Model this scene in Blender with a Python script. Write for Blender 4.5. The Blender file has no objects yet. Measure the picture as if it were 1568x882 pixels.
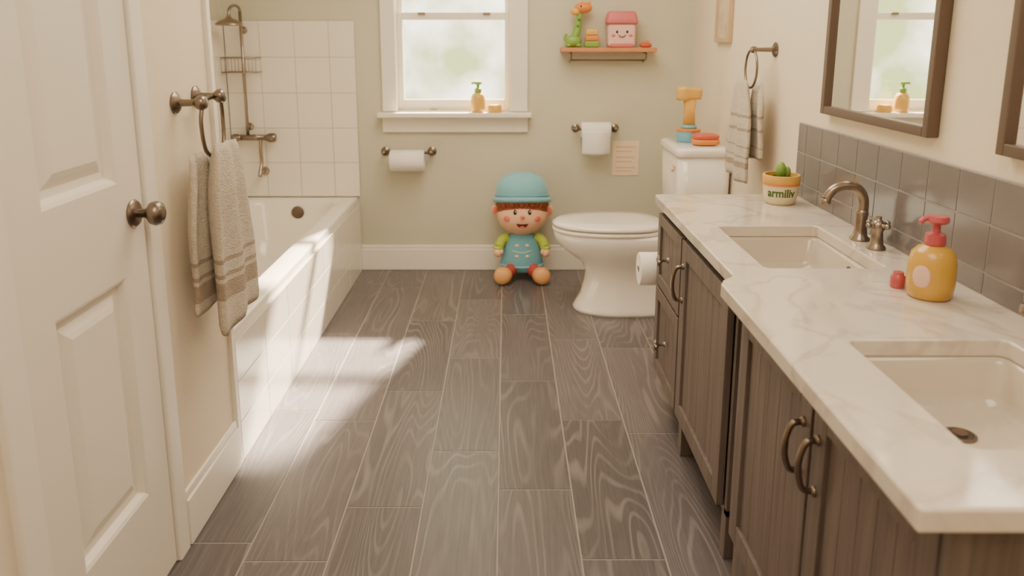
import bpy, bmesh, math, random
from mathutils import Vector, Matrix
random.seed(4)
S=bpy.context.scene
COL=S.collection
# ------------------------------------------------------------ materials
def srgb(r,g,b):
    f=lambda c:(c/255/12.92) if c/255<=0.04045 else ((c/255+0.055)/1.055)**2.4
    return (f(r),f(g),f(b),1)
def mat(name,col,rough=0.5,metal=0.0,bump=0.0,bscale=60,var=0.0,vscale=4,coat=0.0,sheen=0.0,sss=0.0):
    m=bpy.data.materials.new(name); m.use_nodes=True
    nt=m.node_tree; b=nt.nodes['Principled BSDF']
    b.inputs['Base Color'].default_value=col
    b.inputs['Roughness'].default_value=rough
    b.inputs['Metallic'].default_value=metal
    if coat: b.inputs['Coat Weight'].default_value=coat; b.inputs['Coat Roughness'].default_value=0.1
    if sheen: b.inputs['Sheen Weight'].default_value=sheen
    tc=nt.nodes.new('ShaderNodeTexCoord')
    n=nt.nodes.new('ShaderNodeTexNoise'); n.inputs['Scale'].default_value=vscale; n.inputs['Detail'].default_value=4
    nt.links.new(tc.outputs['Object'],n.inputs['Vector'])
    v=max(var,0.03)
    mx=nt.nodes.new('ShaderNodeMixRGB'); mx.blend_type='MIX'
    mx.inputs[1].default_value=tuple(c*(1-v) for c in col[:3])+(1,)
    mx.inputs[2].default_value=tuple(min(1,c*(1+v)) for c in col[:3])+(1,)
    nt.links.new(n.outputs['Fac'],mx.inputs[0]); nt.links.new(mx.outputs[0],b.inputs['Base Color'])
    if bump:
        n2=nt.nodes.new('ShaderNodeTexNoise'); n2.inputs['Scale'].default_value=bscale; n2.inputs['Detail'].default_value=3
        nt.links.new(tc.outputs['Object'],n2.inputs['Vector'])
        bp=nt.nodes.new('ShaderNodeBump'); bp.inputs['Strength'].default_value=bump; bp.inputs['Distance'].default_value=0.01
        nt.links.new(n2.outputs['Fac'],bp.inputs['Height']); nt.links.new(bp.outputs[0],b.inputs['Normal'])
    return m
M={}
M['sage']=mat('sage_wall_paint',srgb(204,200,179),0.75,bump=0.05,bscale=120)
M['cream']=mat('cream_wall_paint',srgb(232,219,196),0.7,bump=0.05,bscale=120)
M['ceil']=mat('ceiling_paint',srgb(240,234,222),0.8)
M['trim']=mat('white_trim_paint',srgb(240,233,220),0.4)
M['door']=mat('door_paint',srgb(235,227,213),0.42)
M['porc']=mat('porcelain',srgb(242,236,226),0.12,coat=0.5)
M['basin']=mat('sink_ceramic',srgb(212,201,184),0.15,coat=0.5)
M['tub']=mat('tub_acrylic',srgb(240,234,222),0.18,coat=0.4)
M['tile']=mat('white_tile',srgb(238,231,218),0.15,coat=0.3)
M['grout']=mat('grout_light',srgb(196,187,172),0.8)
M['fgrout']=mat('floor_grout',srgb(154,146,141),0.8)
M['nickel']=mat('brushed_nickel',srgb(160,148,136),0.28,1.0)
M['dnickel']=mat('dark_nickel',srgb(134,122,112),0.3,1.0)
M['bronze']=mat('bronze_frame',srgb(104,88,78),0.4,0.4)
M['gtile']=mat('grey_backsplash_tile',srgb(118,112,112),0.22,var=0.14,vscale=9,coat=0.3)
M['ggrout']=mat('backsplash_grout',srgb(166,159,155),0.8)
M['paper']=mat('tissue_paper',srgb(245,240,232),0.9,bump=0.1,bscale=80)
M['dark']=mat('hole_shade',srgb(70,62,56),0.5)  # dark colour painting the shade inside sink openings
M['amber']=mat('amber_plastic',srgb(206,160,60),0.28,coat=0.4)
M['pink']=mat('coral_plastic',srgb(186,78,84),0.3,coat=0.4)
M['green']=mat('green_plastic',srgb(128,166,74),0.4)
M['dgreen']=mat('dark_green_print',srgb(66,104,44),0.5)
M['orange']=mat('orange_plastic',srgb(218,132,60),0.4)
M['yellow']=mat('mustard_plastic',srgb(220,172,84),0.4)
M['blue']=mat('blue_plastic',srgb(110,172,192),0.45,bump=0.05)
M['red']=mat('red_plastic',srgb(200,92,68),0.4)
M['rose']=mat('rose_plastic',srgb(206,110,112),0.45)
M['blush']=mat('blush_plastic',srgb(232,190,174),0.5)
M['skin']=mat('doll_skin_vinyl',srgb(238,190,156),0.5)
M['cheek']=mat('doll_cheek',srgb(226,118,98),0.6)
M['hair']=mat('doll_hair',srgb(146,76,50),0.7,bump=0.6,bscale=90)
M['hat']=mat('doll_hat_felt',srgb(128,188,202),0.8,bump=0.3,bscale=150,sheen=0.3)
M['dress']=mat('doll_dress_felt',srgb(108,168,184),0.8,bump=0.3,bscale=150,sheen=0.3)
M['sleeve']=mat('doll_sleeve',srgb(170,190,72),0.8,bump=0.2)
M['shoe']=mat('doll_shoe',srgb(216,154,92),0.6)
M['sole']=mat('doll_shoe_sole',srgb(224,166,106),0.6)
M['legs']=mat('doll_trousers',srgb(172,72,60),0.7)
M['black']=mat('black_eye',srgb(24,20,20),0.2)
M['white']=mat('white_plastic',srgb(245,240,230),0.4)
M['mouth']=mat('doll_mouth',srgb(110,30,30),0.5)
M['potc']=mat('cream_ceramic',srgb(230,214,176),0.35)
M['shelfw']=mat('shelf_wood',srgb(200,134,90),0.5,bump=0.1,bscale=30,var=0.15,vscale=12)
M['tanw']=mat('tan_frame_wood',srgb(196,168,132),0.5,bump=0.1,bscale=30,var=0.1,vscale=12)
M['card']=mat('peach_card',srgb(236,216,186),0.8)
M['cardp']=mat('card_print',srgb(230,182,150),0.8)
M['paint']=mat('picture_print',srgb(206,188,156),0.7,var=0.4,vscale=14)

def mirror_mat():
    m=bpy.data.materials.new('mirror_glass'); m.use_nodes=True
    b=m.node_tree.nodes['Principled BSDF']
    b.inputs['Base Color'].default_value=(0.93,0.92,0.9,1); b.inputs['Metallic'].default_value=1; b.inputs['Roughness'].default_value=0.01
    return m
M['mirror']=mirror_mat()
def pane_mat():
    m=bpy.data.materials.new('window_pane'); m.use_nodes=True; nt=m.node_tree
    nt.nodes.clear(); o=nt.nodes.new('ShaderNodeOutputMaterial'); mx=nt.nodes.new('ShaderNodeMixShader')
    t=nt.nodes.new('ShaderNodeBsdfTransparent'); g=nt.nodes.new('ShaderNodeBsdfGlossy'); g.inputs['Roughness'].default_value=0.02
    mx.inputs[0].default_value=0.05
    nt.links.new(t.outputs[0],mx.inputs[1]); nt.links.new(g.outputs[0],mx.inputs[2]); nt.links.new(mx.outputs[0],o.inputs[0])
    return m
M['pane']=pane_mat()
def quartz_mat():
    m=mat('quartz_countertop',srgb(228,220,208),0.16,coat=0.5); nt=m.node_tree; b=nt.nodes['Principled BSDF']
    tc=nt.nodes.new('ShaderNodeTexCoord')
    n=nt.nodes.new('ShaderNodeTexNoise'); n.inputs['Scale'].default_value=3.0; n.inputs['Detail'].default_value=6; n.inputs['Distortion'].default_value=1.0
    nt.links.new(tc.outputs['Object'],n.inputs['Vector'])
    r=nt.nodes.new('ShaderNodeValToRGB'); e=r.color_ramp.elements
    e[0].position=0.35; e[0].color=srgb(221,211,196); e[1].position=0.68; e[1].color=srgb(227,217,203)
    k=r.color_ramp.elements.new(0.47); k.color=srgb(222,212,198)
    k=r.color_ramp.elements.new(0.515); k.color=srgb(204,192,178)
    k=r.color_ramp.elements.new(0.56); k.color=srgb(226,216,202)
    nt.links.new(n.outputs['Fac'],r.inputs[0]); nt.links.new(r.outputs[0],b.inputs['Base Color'])
    return m
M['quartz']=quartz_mat()
def wood_mat(name,c0,c1,sc=(60,60,2.2)):
    m=mat(name,c0,0.5); nt=m.node_tree; b=nt.nodes['Principled BSDF']
    tc=nt.nodes.new('ShaderNodeTexCoord'); mp=nt.nodes.new('ShaderNodeMapping'); mp.inputs['Scale'].default_value=sc
    nt.links.new(tc.outputs['Object'],mp.inputs[0])
    n=nt.nodes.new('ShaderNodeTexNoise'); n.inputs['Scale'].default_value=1; n.inputs['Detail'].default_value=5; n.inputs['Distortion'].default_value=0.6
    nt.links.new(mp.outputs[0],n.inputs['Vector'])
    r=nt.nodes.new('ShaderNodeValToRGB'); e=r.color_ramp.elements
    e[0].position=0.3; e[0].color=c0; e[1].position=0.7; e[1].color=c1
    nt.links.new(n.outputs['Fac'],r.inputs[0]); nt.links.new(r.outputs[0],b.inputs['Base Color'])
    bp=nt.nodes.new('ShaderNodeBump'); bp.inputs['Strength'].default_value=0.2; bp.inputs['Distance'].default_value=0.004
    nt.links.new(n.outputs['Fac'],bp.inputs['Height']); nt.links.new(bp.outputs[0],b.inputs['Normal'])
    return m
M['vanity']=wood_mat('vanity_wood',srgb(94,83,79),srgb(118,106,100))
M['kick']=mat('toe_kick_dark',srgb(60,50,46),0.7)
def floor_mat():
    m=bpy.data.materials.new('wood_look_tile'); m.use_nodes=True; nt=m.node_tree; b=nt.nodes['Principled BSDF']; L=nt.links.new; N=nt.nodes.new
    tc=N('ShaderNodeTexCoord'); at=N('ShaderNodeAttribute'); at.attribute_name='rnd'
    vm=N('ShaderNodeVectorMath'); vm.operation='SCALE'; vm.inputs['Scale'].default_value=20; L(at.outputs['Color'],vm.inputs[0])
    mp=N('ShaderNodeMapping'); mp.inputs['Scale'].default_value=(4.4,0.55,1); L(tc.outputs['Object'],mp.inputs[0])
    ad=N('ShaderNodeVectorMath'); ad.operation='ADD'; L(mp.outputs[0],ad.inputs[0]); L(vm.outputs[0],ad.inputs[1])
    n=N('ShaderNodeTexNoise'); n.inputs['Scale'].default_value=1; n.inputs['Detail'].default_value=2.0; n.inputs['Roughness'].default_value=0.33; n.inputs['Distortion'].default_value=0.1
    L(ad.outputs[0],n.inputs['Vector'])
    mu=N('ShaderNodeMath'); mu.operation='MULTIPLY'; mu.inputs[1].default_value=245; L(n.outputs['Fac'],mu.inputs[0])
    si=N('ShaderNodeMath'); si.operation='SINE'; L(mu.outputs[0],si.inputs[0])
    mr=N('ShaderNodeMapRange'); mr.inputs['From Min'].default_value=0.3; mr.inputs['From Max'].default_value=1.0; L(si.outputs[0],mr.inputs['Value'])
    mp2=N('ShaderNodeMapping'); mp2.inputs['Scale'].default_value=(120,5,1); L(tc.outputs['Object'],mp2.inputs[0])
    n2=N('ShaderNodeTexNoise'); n2.inputs['Scale'].default_value=1; n2.inputs['Detail'].default_value=5; L(mp2.outputs[0],n2.inputs['Vector'])
    n3=N('ShaderNodeTexNoise'); n3.inputs['Scale'].default_value=2.5; L(ad.outputs[0],n3.inputs['Vector'])
    m3=N('ShaderNodeMapRange'); m3.inputs['From Min'].default_value=0.38; m3.inputs['From Max'].default_value=0.66; m3.inputs['To Min'].default_value=0.18; L(n3.outputs['Fac'],m3.inputs['Value'])
    ms=N('ShaderNodeMath'); ms.operation='MULTIPLY'; L(mr.outputs[0],ms.inputs[0]); L(m3.outputs[0],ms.inputs[1])
    base=N('ShaderNodeMixRGB'); base.inputs[1].default_value=srgb(76,70,72); base.inputs[2].default_value=srgb(114,107,109); L(n2.outputs['Fac'],base.inputs[0])
    sx=N('ShaderNodeSeparateColor'); L(at.outputs['Color'],sx.inputs[0])
    br=N('ShaderNodeMapRange'); br.inputs['To Min'].default_value=0.84; br.inputs['To Max'].default_value=1.16; L(sx.outputs[0],br.inputs['Value'])
    tint=N('ShaderNodeVectorMath'); tint.operation='SCALE'; L(base.outputs[0],tint.inputs[0]); L(br.outputs[0],tint.inputs['Scale'])
    li=N('ShaderNodeMixRGB'); li.inputs[2].default_value=srgb(158,150,149); L(tint.outputs[0],li.inputs[1])
    ml=N('ShaderNodeMath'); ml.operation='MULTIPLY'; ml.inputs[1].default_value=0.40; L(ms.outputs[0],ml.inputs[0]); L(ml.outputs[0],li.inputs[0])
    L(li.outputs[0],b.inputs['Base Color'])
    b.inputs['Roughness'].default_value=0.33
    bp=N('ShaderNodeBump'); bp.inputs['Strength'].default_value=0.2; bp.inputs['Distance'].default_value=0.002
    L(ms.outputs[0],bp.inputs['Height']); L(bp.outputs[0],b.inputs['Normal'])
    return m
M['floor']=floor_mat()
def towel_mat(name,bands):
    m=mat(name,srgb(214,204,186),0.95,bump=0.9,bscale=260,sheen=0.3); nt=m.node_tree; b=nt.nodes['Principled BSDF']; N=nt.nodes.new; L=nt.links.new
    tc=N('ShaderNodeTexCoord'); sp=N('ShaderNodeSeparateXYZ'); L(tc.outputs['Object'],sp.inputs[0])
    r=N('ShaderNodeValToRGB'); r.color_ramp.interpolation='CONSTANT'
    e=r.color_ramp.elements; e[0].position=0; e[0].color=srgb(216,203,182); e[1].position=0.999; e[1].color=srgb(216,203,182)
    for a,bb in bands:
        k=e.new(a/1.5); k.color=srgb(172,152,128)
        k=e.new(bb/1.5); k.color=srgb(216,203,182)
    dv=N('ShaderNodeMath'); dv.operation='DIVIDE'; dv.inputs[1].default_value=1.5; L(sp.outputs[2],dv.inputs[0]); L(dv.outputs[0],r.inputs[0])
    n=N('ShaderNodeTexNoise'); n.inputs['Scale'].default_value=60; L(tc.outputs['Object'],n.inputs['Vector'])
    mx=N('ShaderNodeMixRGB'); mx.blend_type='OVERLAY'; mx.inputs[0].default_value=0.25; L(r.outputs[0],mx.inputs[1]); L(n.outputs['Fac'],mx.inputs[2])
    L(mx.outputs[0],b.inputs['Base Color'])
    return m
M['towelL']=towel_mat('beige_towel_cloth',[(0.66,0.705),(0.72,0.73),(0.76,0.77)])
M['towelR']=towel_mat('beige_towel_cloth_b',[(0.84,0.865),(0.88,0.89),(0.92,0.93),(0.99,1.0),(1.04,1.05)])

# ------------------------------------------------------------ geometry helpers
def root(name,loc):
    e=bpy.data.objects.new(name,None); e.location=loc; e.empty_display_size=0.05; COL.objects.link(e)
    return e
def attach(o,par):
    if par is not None:
        o.parent=par; o.matrix_parent_inverse=Matrix.Translation(par.location).inverted()
def mk(name,verts,faces,m,par=None,smooth=False,bevel=0,seg=3,subsurf=0,auto=None):
    me=bpy.data.meshes.new(name); me.from_pydata([tuple(v) for v in verts],[],faces); me.update()
    bm=bmesh.new(); bm.from_mesh(me); bmesh.ops.recalc_face_normals(bm,faces=bm.faces); bm.to_mesh(me); bm.free()
    o=bpy.data.objects.new(name,me); COL.objects.link(o)
    me.materials.append(M[m] if isinstance(m,str) else m)
    if smooth:
        for p in me.polygons: p.use_smooth=True
    if bevel:
        b=o.modifiers.new('bevel','BEVEL'); b.width=bevel; b.segments=seg; b.limit_method='ANGLE'; b.angle_limit=math.radians(35)
        for p in me.polygons: p.use_smooth=True
        w=o.modifiers.new('wn','WEIGHTED_NORMAL'); w.keep_sharp=False
    if subsurf:
        s=o.modifiers.new('ss','SUBSURF'); s.levels=subsurf; s.render_levels=subsurf
    attach(o,par); return o
def boxdata(x0,x1,y0,y1,z0,z1,off=0):
    v=[(x0,y0,z0),(x1,y0,z0),(x1,y1,z0),(x0,y1,z0),(x0,y0,z1),(x1,y0,z1),(x1,y1,z1),(x0,y1,z1)]
    f=[(0,3,2,1),(4,5,6,7),(0,1,5,4),(1,2,6,5),(2,3,7,6),(3,0,4,7)]
    return v,[tuple(i+off for i in q) for q in f]
def boxes(name,lst,m,par=None,bevel=0,seg=2):
    V=[];F=[]
    for b in lst:
        v,f=boxdata(*b,off=len(V)); V+=v;F+=f
    return mk(name,V,F,m,par,bevel=bevel,seg=seg)
def box(name,x0,x1,y0,y1,z0,z1,m,par=None,bevel=0,seg=3):
    return boxes(name,[(x0,x1,y0,y1,z0,z1)],m,par,bevel,seg)
def loft(name,secs,m,par=None,smooth=True,cap0=True,cap1=True,subsurf=0,bevel=0):
    n=len(secs[0]); V=[p for s in secs for p in s]; F=[]
    for i in range(len(secs)-1):
        for j in range(n):
            a=i*n+j; b=i*n+(j+1)%n; F.append((a,b,b+n,a+n))
    if cap0: F.append(tuple(range(n))[::-1])
    if cap1: F.append(tuple(range((len(secs)-1)*n,len(secs)*n)))
    return mk(name,V,F,m,par,smooth=smooth,subsurf=subsurf,bevel=bevel)
def lathe(name,prof,loc,m,par=None,axis='Z',seg=40,flip=1):
    secs=[]
    for r,h in prof:
        s=[]
        for k in range(seg):
            a=2*math.pi*k/seg; c=max(r,1e-4)*math.cos(a); d=max(r,1e-4)*math.sin(a)
            if axis=='Z': p=(c,d,h*flip)
            elif axis=='X': p=(h*flip,c,d)
            else: p=(c,h*flip,d)
            s.append((p[0]+loc[0],p[1]+loc[1],p[2]+loc[2]))
        secs.append(s)
    o=loft(name,secs,m,par)
    es=o.modifiers.new('es','EDGE_SPLIT'); es.split_angle=math.radians(50)
    return o
def catmull(pts,n=8):
    P=[Vector(p) for p in pts]; P=[2*P[0]-P[1]]+P+[2*P[-1]-P[-2]]; out=[]
    for i in range(1,len(P)-2):
        for k in range(n):
            t=k/n; p0,p1,p2,p3=P[i-1],P[i],P[i+1],P[i+2]
            out.append(0.5*((2*p1)+(-p0+p2)*t+(2*p0-5*p1+4*p2-p3)*t*t+(-p0+3*p1-3*p2+p3)*t**3))
    out.append(P[-2]); return out
def tube(name,pts,r,m,par=None,curved=True,seg=14,closed=False,radii=None):
    P=catmull(pts) if curved else [Vector(p) for p in pts]
    secs=[]; t0=(P[1]-P[0]).normalized(); up=Vector((0,0,1)) if abs(t0.z)<0.9 else Vector((1,0,0))
    nrm=t0.cross(up).normalized()
    for i,p in enumerate(P):
        if closed: t=(P[(i+1)%len(P)]-P[i-1]).normalized()
        else:
            t=(P[min(i+1,len(P)-1)]-P[max(i-1,0)]).normalized()
        nrm=(nrm-t*nrm.dot(t)).normalized(); bn=t.cross(nrm)
        rr=r if radii is None else radii[0]+(radii[1]-radii[0])*i/(len(P)-1)
        secs.append([p+rr*(math.cos(2*math.pi*k/seg)*nrm+math.sin(2*math.pi*k/seg)*bn) for k in range(seg)])
    return loft(name,secs,m,par)
def ring(name,c,R,r,m,par,plane='YZ',n=40):
    pts=[]
    for k in range(n+1):
        a=2*math.pi*k/n
        if plane=='YZ': pts.append((c[0],c[1]+R*math.sin(a),c[2]+R*math.cos(a)))
        else: pts.append((c[0]+R*math.sin(a),c[1],c[2]+R*math.cos(a)))
    return tube(name,pts,r,m,par,curved=False,seg=10)
def ell(name,c,r,m,par=None,rot=None,p=1.0,seg=32):
    rings=20
    R=Matrix.Rotation(0,3,'X') if rot is None else (Matrix.Rotation(rot[0],3,'X')@Matrix.Rotation(rot[1],3,'Y')@Matrix.Rotation(rot[2],3,'Z'))
    sg=lambda v,e: math.copysign(abs(v)**e,v)
    secs=[]
    for i in range(rings+1):
        a=-math.pi/2+math.pi*i/rings; s=[]
        for k in range(seg):
            b=2*math.pi*k/seg
            ca=max(abs(math.cos(a)),1e-3)**p
            v=Vector((r[0]*ca*sg(math.cos(b),p),r[1]*ca*sg(math.sin(b),p),r[2]*sg(math.sin(a),p)))
            s.append(R@v+Vector(c))
        secs.append(s)
    return loft(name,secs,m,par)
def rrect(cx,cy,hx,hy,r,z,n=6):
    out=[]
    for (sx,sy,a0) in ((1,1,0),(-1,1,90),(-1,-1,180),(1,-1,270)):
        for k in range(n+1):
            a=math.radians(a0+90*k/n)
            out.append((cx+sx*(hx-r)+r*math.cos(a),cy+sy*(hy-r)+r*math.sin(a),z))
    return out
def panel(name,xp,sg,y0,y1,z0,z1,rings_,m,par):
    secs=[]
    for ins,dep in rings_:
        x=xp-sg*dep
        secs.append([(x,y0+ins,z0+ins),(x,y1-ins,z0+ins),(x,y1-ins,z1-ins),(x,y0+ins,z1-ins)])
    return loft(name,secs,m,par,smooth=False,cap0=False)

RX=1.065; BY=4.52; LX=-0.87; AX=-1.60; FY=-1.2; CZ=2.45
# ------------------------------------------------------------ room shell
def planks():
    V=[];F=[];cols=[]
    W=0.224;G=0.0020;Lp=0.78
    offs={-4:0.35,-3:1.832,-2:2.118-0.04,-1:2.40,0:2.17,1:1.84,2:1.74,3:2.2,4:1.9}
    for k in range(-4,5):
        x0=-0.024+W*k; x1=x0+W
        x0c=max(x0+G,LX); x1c=min(x1-G,RX)
        if x1c-x0c<0.01: continue
        st=offs.get(k,2.0)
        y=st-6*Lp
        while y<BY:
            a=max(y+G,FY); b=min(y+Lp-G,BY)
            if b-a>0.01:
                c=(random.random(),random.random(),random.random(),1)
                i=len(V); e=0.0010
                V+= [(x0c,a,-0.002),(x1c,a,-0.002),(x1c,b,-0.002),(x0c,b,-0.002),(x0c+e,a+e,0),(x1c-e,a+e,0),(x1c-e,b-e,0),(x0c+e,b-e,0)]
                fs=[(4,5,6,7),(0,1,5,4),(1,2,6,5),(2,3,7,6),(3,0,4,7)]
                for f in fs: F.append(tuple(i+q for q in f)); cols.append(c)
            y+=Lp
    me=bpy.data.meshes.new('floor'); me.from_pydata(V,[],F); me.update()
    ca=me.color_attributes.new('rnd','FLOAT_COLOR','CORNER')
    for p,c in zip(me.polygons,cols):
        for l in p.loop_indices: ca.data[l].color=c
    o=bpy.data.objects.new('plank_tiles',me); COL.objects.link(o); me.materials.append(M['floor'])
    return o
fl=box('floor',AX-0.1,RX+0.1,FY-0.1,BY+0.12,-0.10,-0.0012,'fgrout')
pt=planks(); pt.parent=fl
box('ceiling',AX-0.1,RX+0.1,FY-0.1,BY+0.12,CZ,CZ+0.1,'ceil')
WX0,WX1,WZ0,WZ1=-0.635,0.03,0.95,2.12
boxes('wall_back',[(AX-0.1,WX0,BY,BY+0.12,0,CZ),(WX1,RX+0.1,BY,BY+0.12,0,CZ),(WX0,WX1,BY,BY+0.12,0,WZ0),(WX0,WX1,BY,BY+0.12,WZ1,CZ)],'sage')
box('wall_right',RX,RX+0.1,FY,BY,0,CZ,'cream')
box('wall_front',AX-0.1,RX+0.1,FY-0.1,FY,0,CZ,'cream')
boxes('wall_left',[(AX,LX,1.895,2.33,0,CZ),(AX,LX,FY,1.27,0,CZ),(AX,LX-0.06,1.27,1.895,0,CZ),(AX,LX,1.27,1.895,2.06,CZ)],'cream')
box('wall_alcove',AX-0.1,AX,2.33,BY,0,CZ,'sage')
def baseboard(name,segs):
    boxes(name,segs,'trim',bevel=0.004)
baseboard('baseboard_back',[(-0.862,RX,BY-0.016,BY,0,0.13),(-0.862,RX,BY-0.010,BY,0.13,0.152)])
baseboard('baseboard_left',[(LX,LX+0.016,1.90,2.306,0,0.135),(LX,LX+0.010,1.90,2.306,0.135,0.16)])
baseboard('baseboard_right',[(RX-0.016,RX,2.83,BY-0.017,0,0.135),(RX-0.010,RX,2.83,BY-0.017,0.135,0.16)])
box('trim_2',LX-0.004,LX+0.013,2.306,2.334,0.0,2.2,'trim',bevel=0.003)

# door on the left
d=root('door_1',(LX,1.57,1.0))
DF=LX+0.004; DB=LX-0.036
dy0,dy1=1.315,1.825
py0,py1=1.425,1.715
rows=[(0.27,0.82),(1.035,1.88)]
st=[(DB,DF,dy0,py0,0.01,2.02),(DB,DF,py1,dy1,0.01,2.02)]
zs=[(0.01,0.27),(0.82,1.035),(1.88,2.02)]
for a,b in zs: st.append((DB,DF,py0,py1,a,b))
boxes('stiles_rails',st,'door',d)
for i,(a,b) in enumerate(rows):
    panel('panel_%d'%i,DF,1,py0,py1,a,b,[(0,0),(0.008,0.004),(0.016,0.018),(0.032,0.020),(0.05,0.011),(0.062,0.007)],'door',d)
kz,ky=0.955,1.775
lathe('rosette',[(0,0),(0.032,0),(0.033,0.004),(0.028,0.010),(0.012,0.013)],(DF,ky,kz),'dnickel',d,'X')
lathe('knob',[(0.010,0.01),(0.011,0.03),(0.016,0.036),(0.026,0.043),(0.029,0.055),(0.025,0.066),(0.014,0.072),(0,0.073)],(DF,ky,kz),'dnickel',d,'X')
boxes('trim_1',[(LX-0.01,LX+0.014,1.832,1.892,0,2.09),(LX-0.01,LX+0.014,1.235,1.308,0,2.09),(LX-0.01,LX+0.014,1.235,1.892,2.03,2.10)],'trim',bevel=0.004)

# window
w=root('window_1',(-0.30,BY,1.4))
cas=[(-0.707,WX0+0.01,BY-0.022,BY,0.945,WZ1+0.09),(WX1-0.01,0.122,BY-0.022,BY,0.945,WZ1+0.09),(-0.707,0.122,BY-0.022,BY,WZ1,WZ1+0.09)]
boxes('casing',cas,'trim',w,bevel=0.003)
boxes('jamb',[(WX0,WX0+0.012,BY,BY+0.12,WZ0,WZ1),(WX1-0.012,WX1,BY,BY+0.12,WZ0,WZ1),(WX0,WX1,BY,BY+0.12,WZ1-0.012,WZ1)],'trim',w)
box('stool',-0.73,0.145,BY-0.085,BY+0.06,0.915,0.942,'trim',w,bevel=0.005)
box('apron',-0.71,0.125,BY-0.022,BY,0.826,0.915,'trim',w,bevel=0.004)
ya,yb=BY+0.055,BY+0.085
boxes('lower_sash',[(WX0+0.012,-0.592,ya,yb,0.95,1.50),(-0.008,WX1-0.012,ya,yb,0.95,1.50),(-0.592,-0.008,ya,yb,0.942,1.008),(-0.592,-0.008,ya,yb,1.458,1.50)],'trim',w,bevel=0.003)
boxes('upper_sash',[(WX0+0.012,-0.592,yb,yb+0.03,1.46,WZ1-0.01),(-0.008,WX1-0.012,yb,yb+0.03,1.46,WZ1-0.01),(-0.592,-0.008,yb,yb+0.03,1.46,1.495),(-0.592,-0.008,yb,yb+0.03,WZ1-0.055,WZ1-0.01)],'trim',w,bevel=0.003)
boxes('glass',[(-0.595,-0.005,ya+0.014,ya+0.016,1.0,1.465),(-0.595,-0.005,yb+0.014,yb+0.016,1.49,WZ1-0.05)],'pane',w)
boxes('sash_locks',[(-0.50,-0.46,ya-0.012,ya,1.485,1.50),(-0.13,-0.09,ya-0.012,ya,1.485,1.50),(-0.44,-0.40,ya-0.02,ya,0.945,0.955)],'nickel',w,bevel=0.002)

# ------------------------------------------------------------ shower tiles
def tilegrid(name,axis,fixed,u0,u1,v0,v1,tu,tv,th,m,gm,par=None,gap=0.003,u_off=0,v_off=0,sign=-1,stag=False):
    L=[]; r=0; v=v0-v_off
    while v<v1-1e-4:
        a=max(v,v0)+gap/2; b=min(v+tv,v1)-gap/2
        u=u0-u_off-(tu/2 if (stag and r%2) else 0)
        while u<u1-1e-4:
            c=max(u,u0)+gap/2; dd=min(u+tu,u1)-gap/2
            if b-a>0.004 and dd-c>0.004:
                p=sorted((fixed,fixed+sign*th))
                L.append((c,dd,p[0],p[1],a,b) if axis=='Y' else (p[0],p[1],c,dd,a,b))
            u+=tu
        v+=tv; r+=1
    o=boxes(name,L,m,par,bevel=0.0012,seg=2)
    p=sorted((fixed,fixed+sign*(th-0.0018)))
    g=(u0,u1,p[0],p[1],v0,v1) if axis=='Y' else (p[0],p[1],u0,u1,v0,v1)
    box(name+'_grout',*g,gm,par)
t=root('shower_tile_panel',(-1.2,BY-0.006,1.0))
tilegrid('tiles','Y',BY-0.0005,AX+0.012,-0.855,0.447,1.452,0.196,0.201,0.010,'tile','grout',t)
t=root('shower_tile_panel',(AX+0.006,3.4,1.0))
tilegrid('tiles','X',AX+0.0005,2.335,BY-0.012,0.447,1.452,0.2,0.201,0.010,'tile','grout',t,sign=1)

# ------------------------------------------------------------ bathtub
tb=root('bathtub',(-1.23,3.42,0))
cx,cy,hx,hy=(AX+LX)/2+0.004,(2.334+BY-0.002)/2,(LX-AX)/2-0.006,(BY-2.336)/2-0.001
TZ=0.445
secs=[rrect(cx,cy,hx,hy,0.004,0.0),rrect(cx,cy,hx,hy,0.004,TZ-0.012),rrect(cx,cy,hx-0.003,hy-0.003,0.004,TZ-0.003),rrect(cx,cy,hx-0.012,hy-0.012,0.006,TZ),
 rrect(cx,cy,hx-0.085,hy-0.075,0.13,TZ),rrect(cx,cy,hx-0.095,hy-0.085,0.13,TZ-0.006),rrect(cx,cy,hx-0.102,hy-0.095,0.13,TZ-0.03),rrect(cx,cy,hx-0.12,hy-0.13,0.13,0.25),rrect(cx,cy,hx-0.15,hy-0.18,0.12,0.13),rrect(cx,cy,hx-0.19,hy-0.24,0.10,0.10)]
o=loft('tub_shell',secs,'tub',tb,cap0=False); es=o.modifiers.new('es','EDGE_SPLIT'); es.split_angle=math.radians(55)
tilegrid('skirt_tiles','X',LX+0.0,2.336,BY-0.018,0.0,TZ-0.035,0.30,0.137,0.012,'tile','grout',tb,sign=1)
lathe('overflow_cap',[(0,0),(0.036,0),(0.036,0.006),(0.028,0.012),(0,0.014)],(-1.20,cy+hy-0.108,0.375),'bronze',tb,'Y',flip=-1)
lathe('drain',[(0,0),(0.035,0),(0.03,0.004),(0,0.004)],(-1.22,4.1,0.10),'nickel',tb)

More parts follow.
